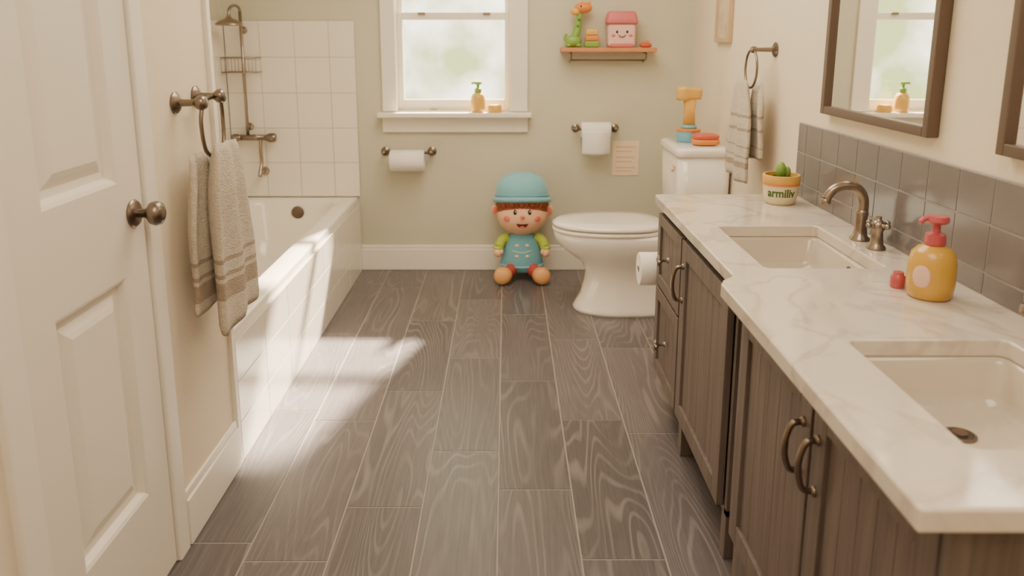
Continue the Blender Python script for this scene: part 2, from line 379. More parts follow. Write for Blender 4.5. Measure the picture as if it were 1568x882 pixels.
# shower fittings
sh=root('shower_fixture',(-1.48,BY-0.04,1.1)); YW=BY-0.011
sx=-1.475
tube('riser_pipe',[(sx,YW-0.045,0.80),(sx,YW-0.045,1.1),(sx,YW-0.045,1.50)],0.009,'nickel',sh,curved=False)
tube('shower_arm',[(sx,YW-0.045,1.45),(sx,YW-0.05,1.515),(sx-0.005,YW-0.12,1.53),(sx-0.01,YW-0.18,1.51),(sx-0.01,YW-0.20,1.475)],0.008,'nickel',sh)
lathe('shower_head',[(0.008,0.05),(0.014,0.035),(0.02,0.03),(0.05,0.018),(0.07,0.004),(0.072,-0.004),(0.066,-0.008),(0,-0.008)],(sx-0.01,YW-0.20,1.43),'nickel',sh)
for z in (0.86,1.40):
    tube('bracket_%d'%int(z*100),[(sx,YW,z),(sx,YW-0.045,z)],0.008,'nickel',sh,curved=False)
    lathe('flange_%d'%int(z*100),[(0,0),(0.022,0),(0.02,0.008),(0.009,0.012)],(sx,YW,z),'nickel',sh,'Y',flip=-1)
tube('valve_body',[(sx-0.06,YW-0.045,0.80),(sx+0.10,YW-0.045,0.80)],0.017,'dnickel',sh,curved=False)
lathe('valve_knob',[(0,0.035),(0.02,0.034),(0.026,0.025),(0.026,0.0),(0.018,-0.02),(0.012,-0.03)],(sx+0.125,YW-0.05,0.80),'dnickel',sh,'X')
lathe('valve_knob_b',[(0,0.03),(0.018,0.028),(0.022,0.02),(0.022,0.0),(0.012,-0.02)],(sx-0.06,YW-0.05,0.80),'dnickel',sh,'X',flip=-1)
tube('valve_stub',[(sx+0.02,YW,0.80),(sx+0.02,YW-0.045,0.80)],0.014,'dnickel',sh,curved=False)
tube('tub_spout',[(sx+0.07,YW-0.045,0.79),(sx+0.07,YW-0.055,0.73),(sx+0.072,YW-0.06,0.66),(sx+0.07,YW-0.08,0.62),(sx+0.07,YW-0.10,0.585)],0.010,'nickel',sh)
lathe('spout_flange',[(0,0),(0.026,0),(0.024,0.01),(0.012,0.014)],(sx+0.07,YW,0.60),'nickel',sh,'Y',flip=-1)
tube('spout_stub',[(sx+0.07,YW,0.60),(sx+0.07,YW-0.09,0.60)],0.012,'nickel',sh,curved=False)
bk=sh
for z in (1.17,1.25):
    for i in range(2):
        yy=YW-0.012-0.10*i if i else YW-0.008
        tube('basket_rail_%d_%d'%(int(z*100),i),[(sx-0.10,yy,z),(sx+0.09,yy,z)],0.003,'nickel',bk,curved=False,seg=8)
    for xx in (sx-0.10,sx+0.09):
        tube('basket_side_%d_%d'%(int(z*100),int(xx*100)),[(xx,YW-0.008,z),(xx,YW-0.112,z)],0.003,'nickel',bk,curved=False,seg=8)
for k in range(11):
    xx=sx-0.10+0.019*k
    tube('basket_wire_%d'%k,[(xx,YW-0.112,1.25),(xx,YW-0.112,1.17),(xx,YW-0.008,1.17)],0.0016,'nickel',bk,curved=False,seg=6)

# ------------------------------------------------------------ vanity
v=root('bathroom_vanity',(0.8,1.8,0.4))
CX=0.572; ZB=0.13; ZT=0.757; NY=0.85
CT0,CT1=0.760,0.795
boxes('carcass',[(CX+0.02,RX-0.004,2.765,2.785,ZB,ZT),(CX-0.016,RX-0.004,NY+0.02,NY+0.04,0.0,ZT),(CX+0.02,RX-0.004,1.79,1.805,ZB,ZT),
  (CX+0.02,RX-0.004,NY+0.04,2.765,ZB,ZB+0.018),(RX-0.015,RX-0.004,NY+0.04,2.765,ZB,ZT),
  (CX+0.02,CX+0.03,NY+0.04,2.765,ZB,ZT)],'vanity',v)
boxes('face_frame',[(CX+0.002,CX+0.02,1.835,2.785,ZT-0.018,ZT),(CX+0.002,CX+0.02,NY+0.04,1.765,ZT-0.018,ZT),(CX+0.002,CX+0.02,1.835,2.785,ZB,ZB+0.015),(CX+0.002,CX+0.02,NY+0.04,1.765,ZB,ZB+0.015),
 (CX+0.002,CX+0.02,2.765,2.785,ZB,ZT),(CX+0.002,CX+0.02,1.835,1.855,ZB,ZT),(CX+0.002,CX+0.02,1.745,1.765,ZB,ZT),(CX+0.002,CX+0.02,2.388,2.402,ZB,ZT)],'vanity',v)
box('gap_shade_strip',CX+0.03,CX+0.05,1.765,1.835,ZB,ZT,'kick',v)  # dark strip paints the shade of the recessed gap between units
legs=[(CX+0.003,CX+0.045,yy,yy+0.042,0.0,ZB) for yy in (2.365,1.84)]
legs+=[(CX+0.06,CX+0.10,2.735,2.775,0,ZB),(CX+0.003,CX+0.02,NY+0.04,1.765,0,ZB)]
legs+=[(RX-0.06,RX-0.02,2.735,2.775,0,ZB)]
boxes('legs',legs,'vanity',v,bevel=0.003)
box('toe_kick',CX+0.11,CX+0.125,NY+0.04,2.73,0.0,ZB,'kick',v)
def shaker(nm,y0,y1,z0,z1,fr=0.055):
    xf=CX-0.018; xb=CX+0.001
    boxes(nm+'_frame',[(xf,xb,y0,y0+fr,z0,z1),(xf,xb,y1-fr,y1,z0,z1),(xf,xb,y0+fr,y1-fr,z0,z0+fr),(xf,xb,y0+fr,y1-fr,z1-fr,z1)],'vanity',v,bevel=0.002)
    a,b=y0+fr,y1-fr; nb=max(2,round((b-a)/0.06)); wd=(b-a)/nb
    boxes(nm+'_boards',[(CX-0.009,CX,a+i*wd+0.0007,a+(i+1)*wd-0.0007,z0+fr,z1-fr) for i in range(nb)],'vanity',v,bevel=0.001)
def pull(nm,y,z,vert=True,L=0.11):
    xf=CX-0.018; o=0.030
    pts=[(xf,y,z+L/2),(xf-o*0.7,y,z+L/2-0.004),(xf-o,y,z+L/4),(xf-o-0.003,y,z),(xf-o,y,z-L/4),(xf-o*0.7,y,z-L/2+0.004),(xf,y,z-L/2)]
    tube(nm,pts,0.0062,'dnickel',v)
    for s in (-1,1):
        lathe(nm+'_foot_%d'%(s+1),[(0,0),(0.010,0),(0.010,0.004),(0.006,0.008)],(xf,y,z+s*L/2),'dnickel',v,'X',flip=-1)
def tknob(nm,y,z):
    xf=CX-0.018
    lathe(nm+'_stem',[(0,0),(0.011,0),(0.010,0.004),(0.005,0.008),(0.005,0.026),(0.009,0.03),(0.009,0.038),(0,0.04)],(xf,y,z),'nickel',v,'X',flip=-1,seg=20)
    tube(nm+'_bar',[(xf-0.032,y-0.024,z),(xf-0.034,y,z),(xf-0.032,y+0.024,z)],0.006,'nickel',v)
    tube(nm+'_post',[(xf-0.032,y,z-0.018),(xf-0.032,y,z+0.018)],0.005,'nickel',v,curved=False)
shaker('drawer_upper',2.405,2.775,0.475,0.735,fr=0.04)
shaker('drawer_lower',2.405,2.775,0.145,0.465,fr=0.045)
shaker('door_a',1.862,2.385,0.145,0.735)
shaker('door_b',1.312,1.745,0.145,0.735)
shaker('door_c',NY+0.043,1.300,0.145,0.735)
tknob('drawer_knob_upper',2.58,0.61); tknob('drawer_knob_lower',2.58,0.305)
pull('door_pull_a',2.355,0.60)
pull('door_pull_b',1.342,0.605,L=0.10); pull('door_pull_c',1.272,0.605,L=0.10)
poly=[(RX-0.002,NY),(RX-0.002,2.818),(0.546,2.818),(0.546,1.815),(0.538,1.795),(0.508,1.765),(0.500,1.745),(0.500,NY)]
V=[(x,y,CT0) for x,y in poly]+[(x,y,CT1) for x,y in poly]; n=len(poly)
F=[tuple(range(n))[::-1],tuple(range(n,2*n))]+[(i,(i+1)%n,(i+1)%n+n,i+n) for i in range(n)]
ct=mk('countertop',V,F,'quartz',v)
sinks=[(0.795,2.095,0.15,0.225),(0.795,1.195,0.15,0.200)]
cuts=[]
for i,(a,b,hx_,hy_) in enumerate(sinks):
    c=loft('cut%d'%i,[rrect(a,b,hx_,hy_,0.018,0.70),rrect(a,b,hx_,hy_,0.018,0.9)],'quartz',None,smooth=False)
    md=ct.modifiers.new('b%d'%i,'BOOLEAN'); md.object=c; md.operation='DIFFERENCE'; md.solver='EXACT'; cuts.append(c)
bpy.context.view_layer.update()
dg=bpy.context.evaluated_depsgraph_get()
me=bpy.data.meshes.new_from_object(ct.evaluated_get(dg))
ct.modifiers.clear(); ct.data=me
for c in cuts: bpy.data.objects.remove(c)
bv=ct.modifiers.new('bevel','BEVEL'); bv.width=0.005; bv.segments=3; bv.limit_method='ANGLE'; bv.angle_limit=math.radians(50)
for i,(a,b,hx_,hy_) in enumerate(sinks):
    s=root('undermount_sink',(a,b,0.76))
    z=CT0-0.0005
    secs=[rrect(a,b,hx_+0.02,hy_+0.02,0.03,z-0.012),rrect(a,b,hx_+0.02,hy_+0.02,0.03,z),rrect(a,b,hx_+0.001,hy_+0.001,0.02,z),rrect(a,b,hx_-0.003,hy_-0.003,0.03,z-0.01),rrect(a,b,hx_-0.008,hy_-0.01,0.035,z-0.070),
          rrect(a,b,hx_-0.014,hy_-0.016,0.04,z-0.088),rrect(a,b,hx_-0.028,hy_-0.032,0.04,z-0.097),rrect(a,b,hx_-0.07,hy_-0.075,0.03,z-0.100)]
    o=loft('basin',secs,'basin',s,cap0=False)
    da,db=a+0.012,b+0.085
    lathe('drain_ring',[(0,0),(0.028,0),(0.028,0.003),(0.023,0.004),(0.022,0.002),(0,0.002)],(da,db,z-0.0998),'dnickel',s)
    lathe('drain_shade_disc',[(0,0),(0.0215,0),(0.0215,0.0006),(0,0.0007)],(da,db,z-0.0976),'dark',s)  # solid disc, the opening's shade painted on as dark colour
    lathe('drain_stopper',[(0,0),(0.013,0),(0.013,0.004),(0,0.005)],(da,db,z-0.0968),'bronze',s)
    lathe('overflow',[(0,0),(0.012,0),(0.012,0.003),(0.009,0.004),(0,0.003)],(a+hx_-0.005,b-0.03,z-0.030),'nickel',s,'X',flip=-1)
    lathe('overflow_shade_disc',[(0,0),(0.007,0),(0.007,0.001),(0,0.001)],(a+hx_-0.0085,b-0.03,z-0.030),'dark',s,'X',flip=-1)  # no real opening, dark disc paints the shade of the slot
bs=root('backsplash',(RX-0.006,1.8,0.93))
tilegrid('tiles','X',RX-0.001,NY,2.818,CT1,1.058,0.135,0.107,0.010,'gtile','ggrout',bs,gap=0.004,v_off=0.055,sign=-1)
r=root('toilet_roll_holder',(0.58,2.87,0.50))
tube('arm',[(0.64,2.786,0.50),(0.64,2.87,0.50),(0.60,2.872,0.50),(0.50,2.872,0.50)],0.006,'nickel',r,curved=False)
lathe('flange',[(0,0),(0.02,0),(0.018,0.008),(0.007,0.012)],(0.64,2.786,0.50),'nickel',r,'Y')
lathe('roll',[(0.012,-0.055),(0.060,-0.055),(0.063,-0.05),(0.063,0.05),(0.060,0.055),(0.012,0.055),(0.012,-0.055)],(0.56,2.872,0.495),'paper',r,'X')

# ------------------------------------------------------------ mirrors
def mirror(y0,y1,z0,z1):
    r=root('vanity_mirror',(RX-0.02,(y0+y1)/2,(z0+z1)/2)); f=0.026
    boxes('frame',[(RX-0.032,RX-0.001,y0,y0+f,z0,z1),(RX-0.032,RX-0.001,y1-f,y1,z0,z1),(RX-0.032,RX-0.001,y0+f,y1-f,z0,z0+f),(RX-0.032,RX-0.001,y0+f,y1-f,z1-f,z1)],'bronze',r,bevel=0.003)
    box('glass',RX-0.018,RX-0.002,y0+f-0.002,y1-f+0.002,z0+f-0.002,z1-f+0.002,'mirror',r)
mirror(1.92,2.59,1.112,1.98)
mirror(0.95,1.645,1.112,1.98)

# ------------------------------------------------------------ faucets
def faucet(y,x=1.0,hs=-1):
    f=root('faucet',(x,y,CT1)); z=CT1
    lathe('base',[(0,0),(0.027,0),(0.027,0.006),(0.020,0.012),(0.017,0.03),(0.016,0.07),(0.018,0.075),(0.016,0.085),(0.012,0.09)],(x,y,z),'nickel',f)
    tube('spout',[(x,y,z+0.07),(x,y,z+0.115),(x-0.018,y,z+0.145),(x-0.05,y,z+0.155),(x-0.085,y,z+0.145),(x-0.105,y,z+0.118)],0.012,'nickel',f,radii=(0.0155,0.013))
    lathe('spout_tip',[(0,0),(0.012,0),(0.015,0.003),(0.015,0.014),(0.012,0.018)],(x-0.106,y,z+0.102),'nickel',f)
    hy=y+hs*0.10
    lathe('valve',[(0,0),(0.025,0),(0.025,0.006),(0.018,0.014),(0.016,0.03),(0.014,0.05),(0.018,0.055),(0.018,0.07),(0.012,0.078),(0.008,0.082),(0.008,0.09),(0,0.092)],(x,hy,z),'nickel',f)
    for a in range(4):
        an=math.radians(20+90*a); c,s=math.cos(an),math.sin(an)
        tube('spoke_%d'%a,[(x,hy,z+0.066),(x+0.03*c,hy+0.03*s,z+0.068)],0.0055,'nickel',f,curved=False,seg=10)
        ell('spoke_tip_%d'%a,(x+0.032*c,hy+0.032*s,z+0.068),(0.008,0.008,0.008),'nickel',f,seg=12)
faucet(2.15,1.0,-1)
faucet(1.25,0.985,1)

# ------------------------------------------------------------ soap dispensers
def pump_bottle(name,loc,s,body,pump,wide=1.0):
    r=root(name,loc); x,y,z=loc
    lathe('bottle',[(0,0),(0.040*s*wide,0),(0.046*s*wide,0.006*s),(0.049*s*wide,0.03*s),(0.049*s*wide,0.075*s),(0.044*s*wide,0.10*s),(0.032*s*wide,0.113*s),(0.018*s,0.118*s),(0.016*s,0.122*s)],(x,y,z),body,r)
    lathe('collar',[(0.016*s,0.118*s),(0.021*s,0.119*s),(0.022*s,0.124*s),(0.020*s,0.142*s),(0.009*s,0.146*s),(0.008*s,0.168*s)],(x,y,z),pump,r)
    lathe('pump_head',[(0.006*s,0.162*s),(0.020*s,0.166*s),(0.025*s,0.172*s),(0.022*s,0.182*s),(0,0.185*s)],(x,y,z),pump,r)
    tube('nozzle',[(x,y,z+0.175*s),(x-0.025*s,y,z+0.177*s),(x-0.038*s,y-0.002,z+0.168*s)],0.006*s,pump,r)
    return r
b1=pump_bottle('soap_dispenser',(0.932,1.65,CT1),1.0,'amber','pink')
ell('label',(0.932-0.0365,1.65-0.0290,CT1+0.054),(0.005,0.019,0.026),'blush',b1,rot=(0,0,math.radians(38.5)))
b2=pump_bottle('hand_soap_bottle',(-0.16,BY-0.03,0.942),0.95,'yellow','green',wide=0.88)
lathe('sill_soap',[(0,0),(0.036,0),(0.04,0.006),(0.04,0.03),(0.034,0.042),(0,0.045)],(-0.065,BY-0.03,0.942),'yellow')  # small amber soap next to the pump bottle
lathe('lotion_cap_jar',[(0,0),(0.014,0),(0.016,0.003),(0.016,0.026),(0.012,0.030),(0.011,0.037),(0,0.039)],(0.894,1.715,CT1),'pink')

# ------------------------------------------------------------ cactus pot
p=root('cactus_pot',(0.948,2.66,CT1)); px,py,pz=0.948,2.66,CT1
lathe('pot',[(0,0),(0.045,0),(0.051,0.004),(0.057,0.03),(0.060,0.072)],(px,py,pz),'potc',p)
lathe('pot_band',[(0.0600,0.066),(0.0622,0.067),(0.0625,0.074),(0.0605,0.075)],(px,py,pz),'orange',p)
lathe('rim_band',[(0.060,0.072),(0.062,0.074),(0.063,0.098),(0.061,0.101),(0.055,0.101),(0.054,0.085),(0,0.085)],(px,py,pz),'yellow',p)
lathe('soil',[(0,0.088),(0.054,0.088)],(px,py,pz),'kick',p)
for i,(dx,dy,r_,h) in enumerate([(-0.004,0,0.018,0.042),(0.019,0.004,0.013,0.030)]):
    ell('cactus_%d'%i,(px+dx,py+dy,pz+0.088+h*0.6),(r_,r_,h*0.75),'green',p,seg=16)
fc=bpy.data.curves.new('txt','FONT'); fc.body='armiliv'; fc.size=0.040; fc.align_x='CENTER'; fc.extrude=0.0006; fc.offset=0.0009
fo=bpy.data.objects.new('txt',fc); COL.objects.link(fo); bpy.context.view_layer.update()
tm=bpy.data.meshes.new_from_object(fo.evaluated_get(bpy.context.evaluated_depsgraph_get()))
bpy.data.objects.remove(fo)
for vv in tm.vertices:
    h=0.030+vv.co.y; rad=(0.057+(h-0.03)/0.042*0.003 if h>0.03 else 0.051+(h-0.004)/0.026*0.006)+0.0009+vv.co.z
    a=math.radians(-106)+vv.co.x/0.066
    vv.co=Vector((px+rad*math.cos(a),py+rad*math.sin(a),pz+h))
to=bpy.data.objects.new('lettering',tm); COL.objects.link(to); tm.materials.clear(); tm.materials.append(M['dgreen']); attach(to,p)

# ------------------------------------------------------------ towels
def cloth(name,x0,y0,y1,th,zt,zb,m,par,folds=2.2,amp=0.01,top=0.7,ph=0.0,slope=0.0,lean=0.0):
    secs=[];n=72;lv=26
    for i in range(lv+1):
        t=i/lv; z=zt+(zb-zt)*t
        ws=top+(1-top)*min(1,(t*1.6))**0.8
        tk=th*(0.55+0.45*min(1,t*5)); 
        if t<0.06: tk*=0.35+0.65*(t/0.06)**0.5
        if t>0.97: tk*=0.75
        hw=(y1-y0)/2*ws; yc=(y0+y1)/2; s=[]
        for k in range(n):
            a=2*math.pi*k/n; c=math.cos(a); si=math.sin(a)
            u=math.copysign(abs(c)**0.7,c); w_=math.copysign(abs(si)**0.7,si)
            yy=yc+u*hw+0.006*math.sin(t*9+ph)
            g=min(1,t*2+0.25)
            xx=x0+lean*t+w_*tk/2+amp*g*math.sin(folds*math.pi*u+ph+0.8*t)+0.003*math.sin(7*u+5*t+ph)
            s.append((xx,yy,z+slope*u*t+0.004*math.sin(5*u+ph)*t))
        secs.append(s)
    return loft(name,secs,m,par)
tl=root('double_towel_holder',(LX,2.13,1.18))
for i,(yy,zz) in enumerate([(2.065,1.187),(2.205,1.195)]):
    lathe('flange_%d'%i,[(0,0),(0.028,0),(0.029,0.005),(0.022,0.012),(0.010,0.017),(0.009,0.05),(0.013,0.056),(0.019,0.064),(0.020,0.075),(0.014,0.084),(0,0.086)],(LX,yy,zz),'dnickel',tl,'X')
tube('crossbar',[(LX+0.055,2.065,1.187),(LX+0.055,2.205,1.195)],0.007,'dnickel',tl,curved=False)
tube('hanging_loop',[(LX+0.072,2.065,1.180),(LX+0.070,2.055,1.13),(LX+0.072,2.07,1.06),(LX+0.074,2.135,1.035),(LX+0.072,2.20,1.06),(LX+0.070,2.215,1.13),(LX+0.072,2.205,1.188)],0.0055,'dnickel',tl)
th_=root('hand_towel',(LX+0.08,2.13,0.85))
cloth('towel_back_layer',LX+0.050,1.975,2.18,0.028,1.055,0.635,'towelL',th_,folds=1.6,amp=0.007,top=0.75,ph=0.5,slope=0.012)
cloth('towel_front_layer',LX+0.098,2.00,2.255,0.040,1.075,0.585,'towelL',th_,folds=2.0,amp=0.011,top=0.62,ph=2.0,slope=0.018,lean=0.012)
tr=root('towel_ring',(RX,3.15,1.3))
lathe('flange',[(0,0),(0.028,0),(0.029,0.006),(0.02,0.012),(0.009,0.016),(0.008,0.075),(0.012,0.08),(0.014,0.09),(0.010,0.10),(0,0.102)],(RX,3.15,1.31),'dnickel',tr,'X',flip=-1)
ring('ring',(RX-0.088,3.17,1.235),0.075,0.005,'dnickel',tr)
th2=root('guest_towel',(RX-0.09,3.2,1.0))
cloth('towel_long_layer',RX-0.108,3.07,3.36,0.028,1.19,0.795,'towelR',th2,folds=2.4,amp=0.009,top=0.42,ph=1.0,slope=0.01,lean=-0.008)
cloth('towel_short_layer',RX-0.062,3.05,3.26,0.026,1.18,0.88,'towelR',th2,folds=1.6,amp=0.006,top=0.5,ph=2.6,slope=-0.008)

# ------------------------------------------------------------ toilet (faces -X)
TY=3.84
to_=root('toilet',(0.65,TY,0))
def egg(cx,af,ab,hy,z,pw=2.2,n=56):
    out=[]
    for k in range(n):
        a=2*math.pi*k/n; c=math.cos(a); s=math.sin(a)
        if c<0: x=cx-af*abs(c)**(2/2.1)
        else: x=cx+ab*abs(c)**(2/3.2)
        y=TY+hy*math.copysign(abs(s)**(2/pw),s)
        out.append((x,y,z))
    return out
K=1.03
E=lambda cx,af,ab,hy,z: egg(cx,af,ab,hy,z*K)
secs=[E(0.58,0.235,0.30,0.155,0.0),E(0.58,0.238,0.30,0.157,0.012),E(0.58,0.228,0.30,0.150,0.03),E(0.58,0.200,0.29,0.128,0.08),E(0.58,0.182,0.29,0.114,0.15),E(0.58,0.178,0.29,0.110,0.20),
 E(0.575,0.195,0.30,0.125,0.245),E(0.57,0.245,0.31,0.160,0.285),E(0.56,0.290,0.33,0.188,0.325),E(0.555,0.308,0.34,0.200,0.36),E(0.55,0.312,0.35,0.203,0.39),E(0.55,0.306,0.35,0.198,0.402)]
loft('bowl_and_pedestal',secs,'porc',to_)
secs=[E(0.54,0.300,0.24,0.199,0.403),E(0.54,0.308,0.245,0.206,0.407),E(0.54,0.309,0.245,0.207,0.417),E(0.54,0.302,0.24,0.200,0.4225)]
loft('seat',secs,'porc',to_)
secs=[E(0.54,0.300,0.24,0.198,0.4275),E(0.54,0.308,0.245,0.206,0.432),E(0.54,0.306,0.245,0.204,0.443),E(0.54,0.285,0.23,0.187,0.451),E(0.54,0.2,0.17,0.12,0.455),E(0.54,0.05,0.05,0.03,0.456)]
loft('lid',secs,'porc',to_)
for s in (-1,1):
    tube('hinge_%d'%(s+1),[(0.79,TY+s*0.075-0.02,0.435),(0.79,TY+s*0.075+0.02,0.435)],0.011,'white',to_,curved=False)
secs=[rrect(0.94,TY,0.105,0.17,0.04,0.41),rrect(0.938,TY,0.115,0.195,0.045,0.46),rrect(0.935,TY,0.122,0.218,0.045,0.60),rrect(0.933,TY,0.125,0.222,0.045,0.81)]
o=loft('tank',secs,'porc',to_)
secs=[rrect(0.930,TY,0.130,0.226,0.045,0.810),rrect(0.930,TY,0.133,0.230,0.048,0.816),rrect(0.930,TY,0.133,0.230,0.048,0.838),rrect(0.930,TY,0.128,0.225,0.046,0.848),rrect(0.930,TY,0.112,0.21,0.04,0.853)]
loft('tank_lid',secs,'porc',to_)
lathe('lever_base',[(0,0),(0.014,0),(0.013,0.012),(0,0.014)],(0.811,TY-0.13,0.755),'blush',to_,'X',flip=-1)
tube('flush_lever',[(0.80,TY-0.13,0.755),(0.787,TY-0.15,0.755),(0.783,TY-0.20,0.748)],0.008,'blush',to_)
secs=[rrect(0.90,TY,0.10,0.10,0.03,0.36),rrect(0.92,TY,0.11,0.13,0.03,0.412)]
loft('tank_neck',secs,'porc',to_)

LZ=0.854
q=root('toy_hammer',(0.90,3.86,LZ)); HY=3.88
lathe('blue_cup',[(0,0),(0.055,0),(0.058,0.006),(0.058,0.05),(0.054,0.058),(0.046,0.062),(0,0.062)],(0.905,HY,LZ),'blue',q)
lathe('cup_band',[(0.0585,0.050),(0.0605,0.052),(0.0605,0.060),(0.050,0.064)],(0.905,HY,LZ),'orange',q)
lathe('cup_top',[(0.034,0.06),(0.040,0.072),(0.034,0.082),(0,0.082)],(0.905,HY,LZ),'blue',q)
o=loft('handle',[rrect(0.905,HY,0.028,0.024,0.012,LZ+0.078),rrect(0.905,HY,0.024,0.022,0.011,LZ+0.15),rrect(0.903,HY,0.030,0.024,0.012,LZ+0.215)],'yellow',q)
o=loft('hammer_head',[[(0.84+dx,HY+a_,LZ+0.235+b_) for (a_,b_,_) in rrect(0,0,s_,s_*0.95,0.015,0)] for dx,s_ in ((0,0.022),(0.004,0.034),(0.045,0.036),(0.055,0.030),(0.09,0.030),(0.115,0.028),(0.12,0.018))],'yellow',q)
q=root('toy_soap_dish',(0.95,3.74,LZ))
ell('lower',(0.955,3.74,LZ+0.017),(0.065,0.055,0.017),'orange',q,p=0.6)
ell('upper',(0.955,3.74,LZ+0.041),(0.062,0.052,0.015),'red',q,p=0.6)

# ------------------------------------------------------------ back wall accessories
r=root('toilet_roll_holder',(-0.58,BY-0.05,0.69))
for xx in (-0.70,-0.43):
    lathe('flange_%d'%int(-xx*100),[(0,0),(0.026,0),(0.026,0.006),(0.018,0.012),(0.009,0.016)],(xx,BY,0.715),'dnickel',r,'Y',flip=-1)
    tube('post_%d'%int(-xx*100),[(xx,BY-0.005,0.715),(xx,BY-0.075,0.715)],0.009,'dnickel',r,curved=False)
    ell('ball_%d'%int(-xx*100),(xx,BY-0.078,0.715),(0.015,0.015,0.015),'dnickel',r,seg=16)
tube('rod',[(-0.70,BY-0.078,0.715),(-0.43,BY-0.078,0.715)],0.008,'dnickel',r,curved=False)
lathe('roll',[(0.018,-0.098),(0.056,-0.098),(0.061,-0.092),(0.061,0.092),(0.056,0.098),(0.018,0.098),(0.018,-0.098)],(-0.565,BY-0.078,0.670),'paper',r,'X')
r=root('toilet_roll_holder',(0.51,BY-0.05,0.85))
for xx in (0.40,0.625):
    lathe('flange_%d'%int(xx*100),[(0,0),(0.024,0),(0.024,0.006),(0.016,0.012),(0.008,0.016)],(xx,BY,0.85),'dnickel',r,'Y',flip=-1)
    tube('post_%d'%int(xx*100),[(xx,BY-0.005,0.85),(xx,BY-0.065,0.85)],0.008,'dnickel',r,curved=False)
    ell('ball_%d'%int(xx*100),(xx,BY-0.066,0.85),(0.013,0.013,0.013),'dnickel',r,seg=16)
tube('rod',[(0.40,BY-0.066,0.85),(0.625,BY-0.066,0.85)],0.007,'dnickel',r,curved=False)
lathe('roll',[(0.015,-0.083),(0.042,-0.083),(0.045,-0.078),(0.045,0.078),(0.042,0.083),(0.015,0.083),(0.015,-0.083)],(0.51,BY-0.066,0.845),'paper',r,'X')
secs=[]
for i in range(10):
    t=i/9; z=0.845-0.14*t; y=BY-0.113-0.004*math.sin(t*3)+0.01*t*t
    secs.append([(0.430,y,z),(0.51,y-0.002,z-0.003*t),(0.588,y,z),(0.588,y+0.003,z),(0.51,y+0.001,z),(0.430,y+0.003,z)])
loft('hanging_sheet',secs,'paper',r)
r=root('paper_notice_card',(0.70,BY-0.003,0.67))
box('card',0.617,0.772,BY-0.004,BY-0.0005,0.572,0.775,'card',r,bevel=0.001)
for i,zz in enumerate((0.74,0.715,0.68,0.655,0.62,0.60)):
    box('print_%d'%i,0.64,0.75-0.02*(i%2),BY-0.0052,BY-0.004,zz-0.004,zz+0.003,'cardp',r)

# shelf
s=root('toy_display_shelf',(0.57,BY-0.06,1.3)); SZ=1.305
box('board',0.305,0.83,BY-0.13,BY-0.001,SZ-0.024,SZ,'shelfw',s,bevel=0.004)
for xx in (0.36,0.775):
    tube('bracket_%d'%int(xx*100),[(xx,BY-0.005,SZ-0.027),(xx,BY-0.11,SZ-0.03),(xx,BY-0.105,SZ-0.06),(xx,BY-0.006,SZ-0.08)],0.004,'dnickel',s,curved=False)
tube('rail',[(0.36,BY-0.05,SZ-0.070),(0.775,BY-0.05,SZ-0.070)],0.005,'dnickel',s,curved=False)
yS=BY-0.065
g=root('toy_giraffe',(0.37,yS,SZ))
ell('body',(0.375,yS,SZ+0.035),(0.045,0.03,0.035),'green',g)
tube('neck',[(0.37,yS,SZ+0.03),(0.392,yS,SZ+0.09),(0.40,yS,SZ+0.14),(0.41,yS,SZ+0.19)],0.017,'green',g,radii=(0.024,0.015))
tube('tail',[(0.34,yS,SZ+0.03),(0.325,yS,SZ+0.05),(0.335,yS,SZ+0.075)],0.008,'green',g)
ell('head',(0.425,yS-0.005,SZ+0.215),(0.05,0.032,0.03),'orange',g)
ell('muzzle',(0.382,yS-0.008,SZ+0.195),(0.028,0.024,0.022),'yellow',g)
for k in range(3): ell('spot_%d'%k,(0.39+0.006*k,yS-0.017,SZ+0.08+0.035*k),(0.008,0.004,0.009),'dgreen',g,seg=12)
for k in (-1,1):
    ell('horn_%d'%(k+1),(0.44+0.02*k,yS,SZ+0.243),(0.008,0.008,0.014),'yellow',g,seg=12)
    ell('foot_%d'%(k+1),(0.375+0.028*k,yS-0.01,SZ+0.012),(0.018,0.02,0.012),'green',g,seg=12)
ell('eye',(0.41,yS-0.034,SZ+0.222),(0.005,0.003,0.006),'black',g,seg=10)
b=root('toy_block_truck',(0.47,yS-0.01,SZ))
box('base',0.435,0.515,yS-0.04,yS+0.02,SZ+0.001,SZ+0.035,'green',b,bevel=0.008)
box('mid',0.437,0.513,yS-0.038,yS+0.018,SZ+0.036,SZ+0.065,'orange',b,bevel=0.008)
box('top',0.440,0.510,yS-0.034,yS+0.014,SZ+0.066,SZ+0.10,'yellow',b,bevel=0.010)
h=root('toy_house',(0.64,yS,SZ))
box('body',0.560,0.715,yS-0.045,yS+0.04,SZ+0.001,SZ+0.135,'blush',h,bevel=0.02,seg=4)
secs=[rrect(0.6375,yS,0.086,0.05,0.02,SZ+0.128),rrect(0.6375,yS,0.088,0.052,0.02,SZ+0.14),rrect(0.6375,yS,0.078,0.045,0.02,SZ+0.185),rrect(0.6375,yS,0.066,0.036,0.018,SZ+0.196)]
loft('roof',secs,'rose',h)
for k in (-1,1):
    ell('eye_%d'%(k+1),(0.6375+0.028*k,yS-0.046,SZ+0.085),(0.006,0.003,0.008),'black',h,seg=12)
    ell('cheek_%d'%(k+1),(0.6375+0.048*k,yS-0.045,SZ+0.065),(0.011,0.003,0.008),'rose',h,seg=12)
tube('smile',[(0.6375-0.02,yS-0.047,SZ+0.068),(0.6375,yS-0.048,SZ+0.056),(0.6375+0.02,yS-0.047,SZ+0.068)],0.0025,'mouth',h,seg=8)
box('step',0.575,0.70,yS-0.055,yS-0.04,SZ+0.001,SZ+0.022,'rose',h,bevel=0.006)
